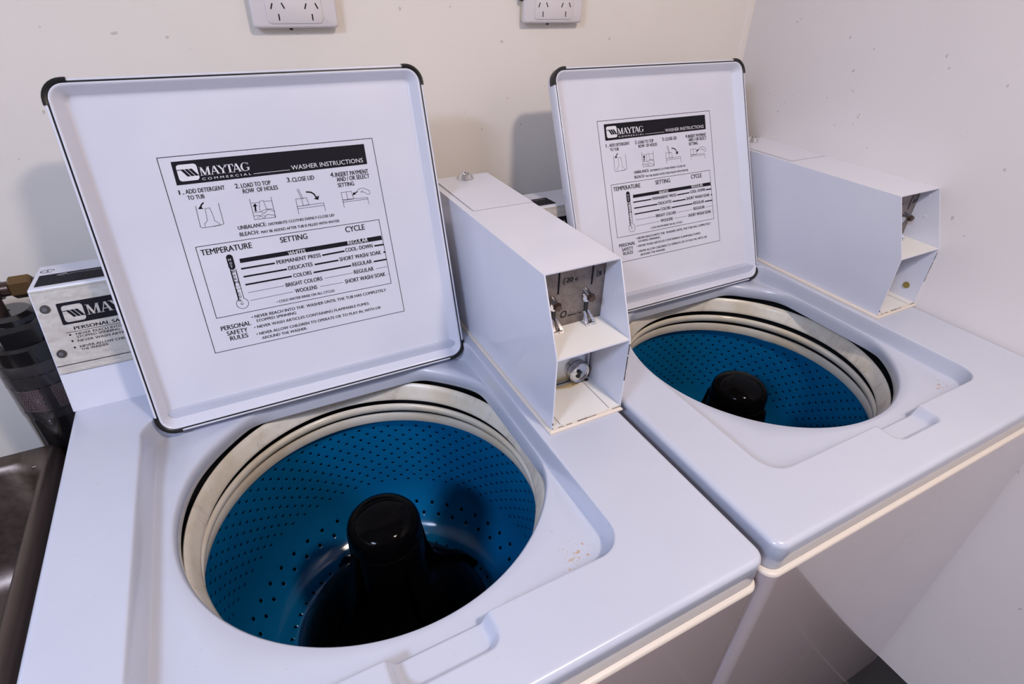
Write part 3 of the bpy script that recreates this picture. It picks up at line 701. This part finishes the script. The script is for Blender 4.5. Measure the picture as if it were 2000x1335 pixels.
    mb.build('cover_stud', M['chrome'], c, smooth=40)
    for y, z in ((.3080,.190),(.3000,.155),(.2850,.096),(.2800,.076)):
        mb = MB(); mb.cyl((X1-.0018,y,z),(X1-.0026,y,z),.0022,.0018,12)
        mb.build('rivet', M['enamel'], c, smooth=40)
    return c

LABEL_A = 'white top-loading washer nearest the sink, open lid, round blue tub in the foreground'
LABEL_B = 'white top-loading washer against the right wall, open lid, farther of the two'
wm = thing('washing_machine', LABEL_A, 'washing machine', (0,0,0), 'coin operated washers')
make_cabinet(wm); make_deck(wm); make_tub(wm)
lid1 = make_lid(wm, math.radians(18.13), (.0954, .4897, ZD-.0201)); make_label(lid1)
make_panel(wm); make_coin_box(wm)
def dup_tree(o, parent=None):
    c = o.copy(); COL.objects.link(c); c.parent = parent
    for ch in list(o.children): dup_tree(ch, c)
    return c
wm2 = dup_tree(wm); wm2.location = (.6668, 0, 0); wm2['label'] = LABEL_B
for ch in wm2.children:
    if ch.name.startswith('lid'):
        ch.location = (.0938, .4909, ZD-.0236); ch.rotation_euler = (-math.radians(23.47), 0, 0)
        for g in ch.children:
            if g.name.startswith('instruction'): g.location = (.0866, 0, .0908)
    if ch.name.startswith('coin_box'):
        mb = MB(); mb.cyl((.6515,.2800,.0300),(.6502,.2800,.0300),.0062,.0058,24)
        b = mb.build('brass_plug', M['gold'], ch, smooth=40); b['label'] = 'small round brass disc on the side wall of the tray'

# ------------------------------------------------------------ room
YW, XW = .7825, 1.3190
def slab(name, m_, x0, x1, y0, y1, z0, z1):
    mb = MB(); mb.box(x0, x1, y0, y1, z0, z1); return struct(mb.build(name, m_))
slab('wall_back', M['wall'], -1.4, XW+.1, YW, YW+.1, 0, 2.3)
slab('wall_right', M['wall_side'], XW, XW+.1, -2.3, YW, 0, 2.3)
slab('wall_left', M['wall'], -1.4, -1.3, -2.3, YW, 0, 2.3)
slab('wall_front', M['wall_dim'], -1.4, XW+.1, -2.4, -2.3, 0, 2.3)
slab('floor', M['floor'], -1.4, XW+.1, -2.4, YW+.1, -.08, 0)
slab('ceiling', M['ceiling'], -1.4, XW+.1, -2.4, YW+.1, 2.3, 2.38)
mb = MB(); mb.prism([(XW-.016,YW),(XW,YW),(XW,YW-.004),(XW-.006,YW-.0035),(XW-.014,YW-.002)], 2, 0, 2.3)
struct(mb.build('trim_1', M['trim'], smooth=40))

# ------------------------------------------------------------ power outlets
def make_outlet(name, x, z, label):
    r = thing(name, label, 'power outlet', (x, YW, z), 'double power outlets on the back wall')
    w, h, t = .1165, .074, .0163
    mb = MB(); fb = lambda o, y: [(a, y, b) for a, b in rrect(o, w-o, o, h-o, .004, 4)]
    mb.loft([fb(.0005, 0), fb(.0005, -.0085)], 0, True, True, True)
    mb.build('mounting_block', M['outlet_base'], r, smooth=40)
    mb = MB(); mb.loft([fb(-.0005, -.0085), fb(-.0003, -.0130), fb(.0008, -.0152), fb(.003, -t)], 0, True, True, True)
    fp_ = mb.build('face_plate', M['outlet'], r, smooth=40)
    mb = MB(); ins = lambda o, y: [(a, y, b) for a, b in rrect(.019+o, .0955-o, .0052+o, .0480-o, .006, 5)]
    mb.loft([ins(0, -t+.0005), ins(.0002, -t-.0010), ins(.0012, -t-.0017)], 0, True, True, True)
    put = lambda a, b, q: (a, -t-.0018-q, b)
    for cx in (.0350, .0806):
        put_line(mb, [(cx-.0076+.0012,.0268+.0030),(cx-.0076-.0012,.0268-.0030)], .0018, 0, 1, put); put_line(mb, [(cx+.0076-.0014,.0272+.0030),(cx+.0076+.0014,.0272-.0030)], .0018, 0, 1, put); put_line(mb, [(cx,.0134+.0035),(cx,.0134-.0035)], .0018, 0, 1, put)
    mb.build('socket_insert', [M['outlet'], M['rubber']], r, smooth=40)
    for cx in (.0350, .0806):
        mb = MB(); mb.box(cx-.006, cx+.006, -t-.0035, -t+.001, .0540, .0680); mb.build('rocker_switch', M['outlet'], r, bevel=.001)
    mb = MB(); mb.cyl((.050,-.009,.0004),(.0495,-.009,-.0030),.0030,.0022,10); mb.build('fixing_screw', M['rubber'], r)
    return r
make_outlet('power_outlet', .3360, .4192+ZD, 'beige double power outlet on the wall above the nearer washer lid')
o2 = make_outlet('power_outlet', .7648, .4222+ZD, 'beige double power outlet on the wall between the two washer lids')
mb = MB(); mb.box(-.0055, .0006, -.0120, -.0040, .0320, .0600); mb.build('side_clip', M['rubber'], o2, bevel=.0015)

# ------------------------------------------------------------ sink and canister at the left
sk = thing('laundry_sink', 'brushed stainless steel laundry sink left of the nearer washer', 'sink', (-.32, .38, 0))
ox, oy = -.32, .38; zs = .69
def sl(x0, x1, y0, y1, z, r): return [(a-ox, b-oy, z) for a, b in rrect(x0, x1, y0, y1, r, 10)]
mb = MB()
mb.loft([sl(-.62,-.0600,.02,.652, zs-.035, .012), sl(-.62,-.0608,.02,.652, zs-.012, .012), sl(-.6195,-.0635,.0205,.6515, zs-.005, .012), sl(-.618,-.0670,.022,.650, zs-.0015, .012), sl(-.616,-.0705,.024,.648, zs, .012),
         sl(-.592,-.0745,.050,.632, zs-.001, .030), sl(-.587,-.0785,.055,.627, zs-.004, .036), sl(-.582,-.084,.061,.621, zs-.014, .042),
         sl(-.572,-.094,.071,.611, zs-.16, .045), sl(-.562,-.104,.081,.601, zs-.185, .05), sl(-.54,-.124,.103,.579, zs-.198, .05), sl(-.40,-.25,.28,.43, zs-.204, .03)], 0, True, False, True)
mb.build('basin', M['steel'], sk, smooth=50)
mb = MB(); mb.lathe([(.045, zs-.2035),(.040, zs-.2005),(.030, zs-.2020),(.004, zs-.2025)], 32, -.325-ox, .355-oy); mb.build('drain', M['chrome'], sk, smooth=40)
for x in (-.60, -.0775):
    for y in (.05, .625):
        mb = MB(); mb.box(x-ox-.014, x-ox+.014, y-oy-.014, y-oy+.014, 0, zs-.004); mb.build('leg', M['steel'], sk, bevel=.002)
cn = thing('canister', 'dark cylindrical canister with brass fittings behind the sink corner', 'canister', (-.0535, .700, ZD))
mb = MB(); R_ = .0445
mb.lathe([(.002,-.300),(.036,-.298),(.0435,-.290),(R_,-.28),(R_,.030),(R_-.0006,.0305),(R_-.0006,.0325),(R_,.033),(R_,.052),(R_-.004,.056)], 64, mi=0, cap0=True)
mb.lathe([(R_-.004,.056),(.030,.058),(.002,.058)], 64, mi=0)
mb.build('housing', M['can'], cn, smooth=40)
mb = MB(); mb.lathe([(R_+.0003,-.062),(R_+.0007,-.061),(R_+.0007,.029),(R_+.0003,.030)], 64, mi=0)
put = lambda a, z, q: ((R_+.0010+q)*math.cos(a), (R_+.0010+q)*math.sin(a), z)
rnd = random.Random(2)
for k in range(24):
    a0 = 2*math.pi*k/24; a1 = 2*math.pi*(k+1)/24
    for z0, z1 in ((-.008,-.0060),(.012,.0135),(-.050,-.0490)): mb.add([put(a0,z0,0),put(a1,z0,0),put(a1,z1,0),put(a0,z1,0)], [(0,1,2,3)], 2)
for blk in (-1.9, -.95, .4, 1.6, 2.8):
    for r_ in range(13):
        a = blk - .33; z0 = -.0105 - .0029*r_
        while a < blk + .30:
            l = rnd.uniform(.02, .07); mb.add([put(a,z0,0),put(a+l,z0,0),put(a+l,z0+.0013,0),put(a,z0+.0013,0)], [(0,1,2,3)], 1); a += l + .018
mb.build('label_sleeve', [M['can_label'], M['can_print'], M['rubber']], cn, smooth=40)
mb = MB(); hexl = lambda r, z: [(r*math.cos(math.radians(60*i+12)), r*math.sin(math.radians(60*i+12)), z) for i in range(6)]
mb.loft([hexl(.040,.0560), hexl(.040,.078), hexl(.034,.084)], 0, True, True, True); mb.lathe([(.030,.084),(.030,.092),(.022,.096),(.002,.096)], 32)
mb.build('cap', M['can'], cn, smooth=20)
mb = MB()
xh = lambda r, x: [(x, r*math.cos(math.radians(60*i+20)), .1265 + r*math.sin(math.radians(60*i+20))) for i in range(6)]
mb.loft([xh(.0125,.014), xh(.0152,.0165), xh(.0152,.0370), xh(.0125,.0400)], 0, True, True, True)
mb.build('brass_nut', M['brass'], cn, smooth=20)
mb = MB(); mb.cyl((-1.2465,0,.1265),(.046,0,.1265),.0098,.0098,20); mb.cyl((-.045,0,.1265),(-.006,0,.1265),.0150,.0150,20); mb.cyl((-.012,0,.1265),(.004,0,.1265),.0128,.0128,20); mb.cyl((-.075,0,.1265),(-.052,0,.1265),.0160,.0160,6)
mb.cyl((-.012,0,.094),(-.012,0,.1265),.0110,.0110,20)
mb.build('pipe', M['bronze'], cn, smooth=30)
mb = MB(); mb.box(-.030,.030,.0380,YW-.700,-.14,-.10); mb.box(-.04,.04,YW-.700-.004,YW-.700,-.18,-.06); mb.build('wall_bracket', M['chrome_dull'], cn, bevel=.001)
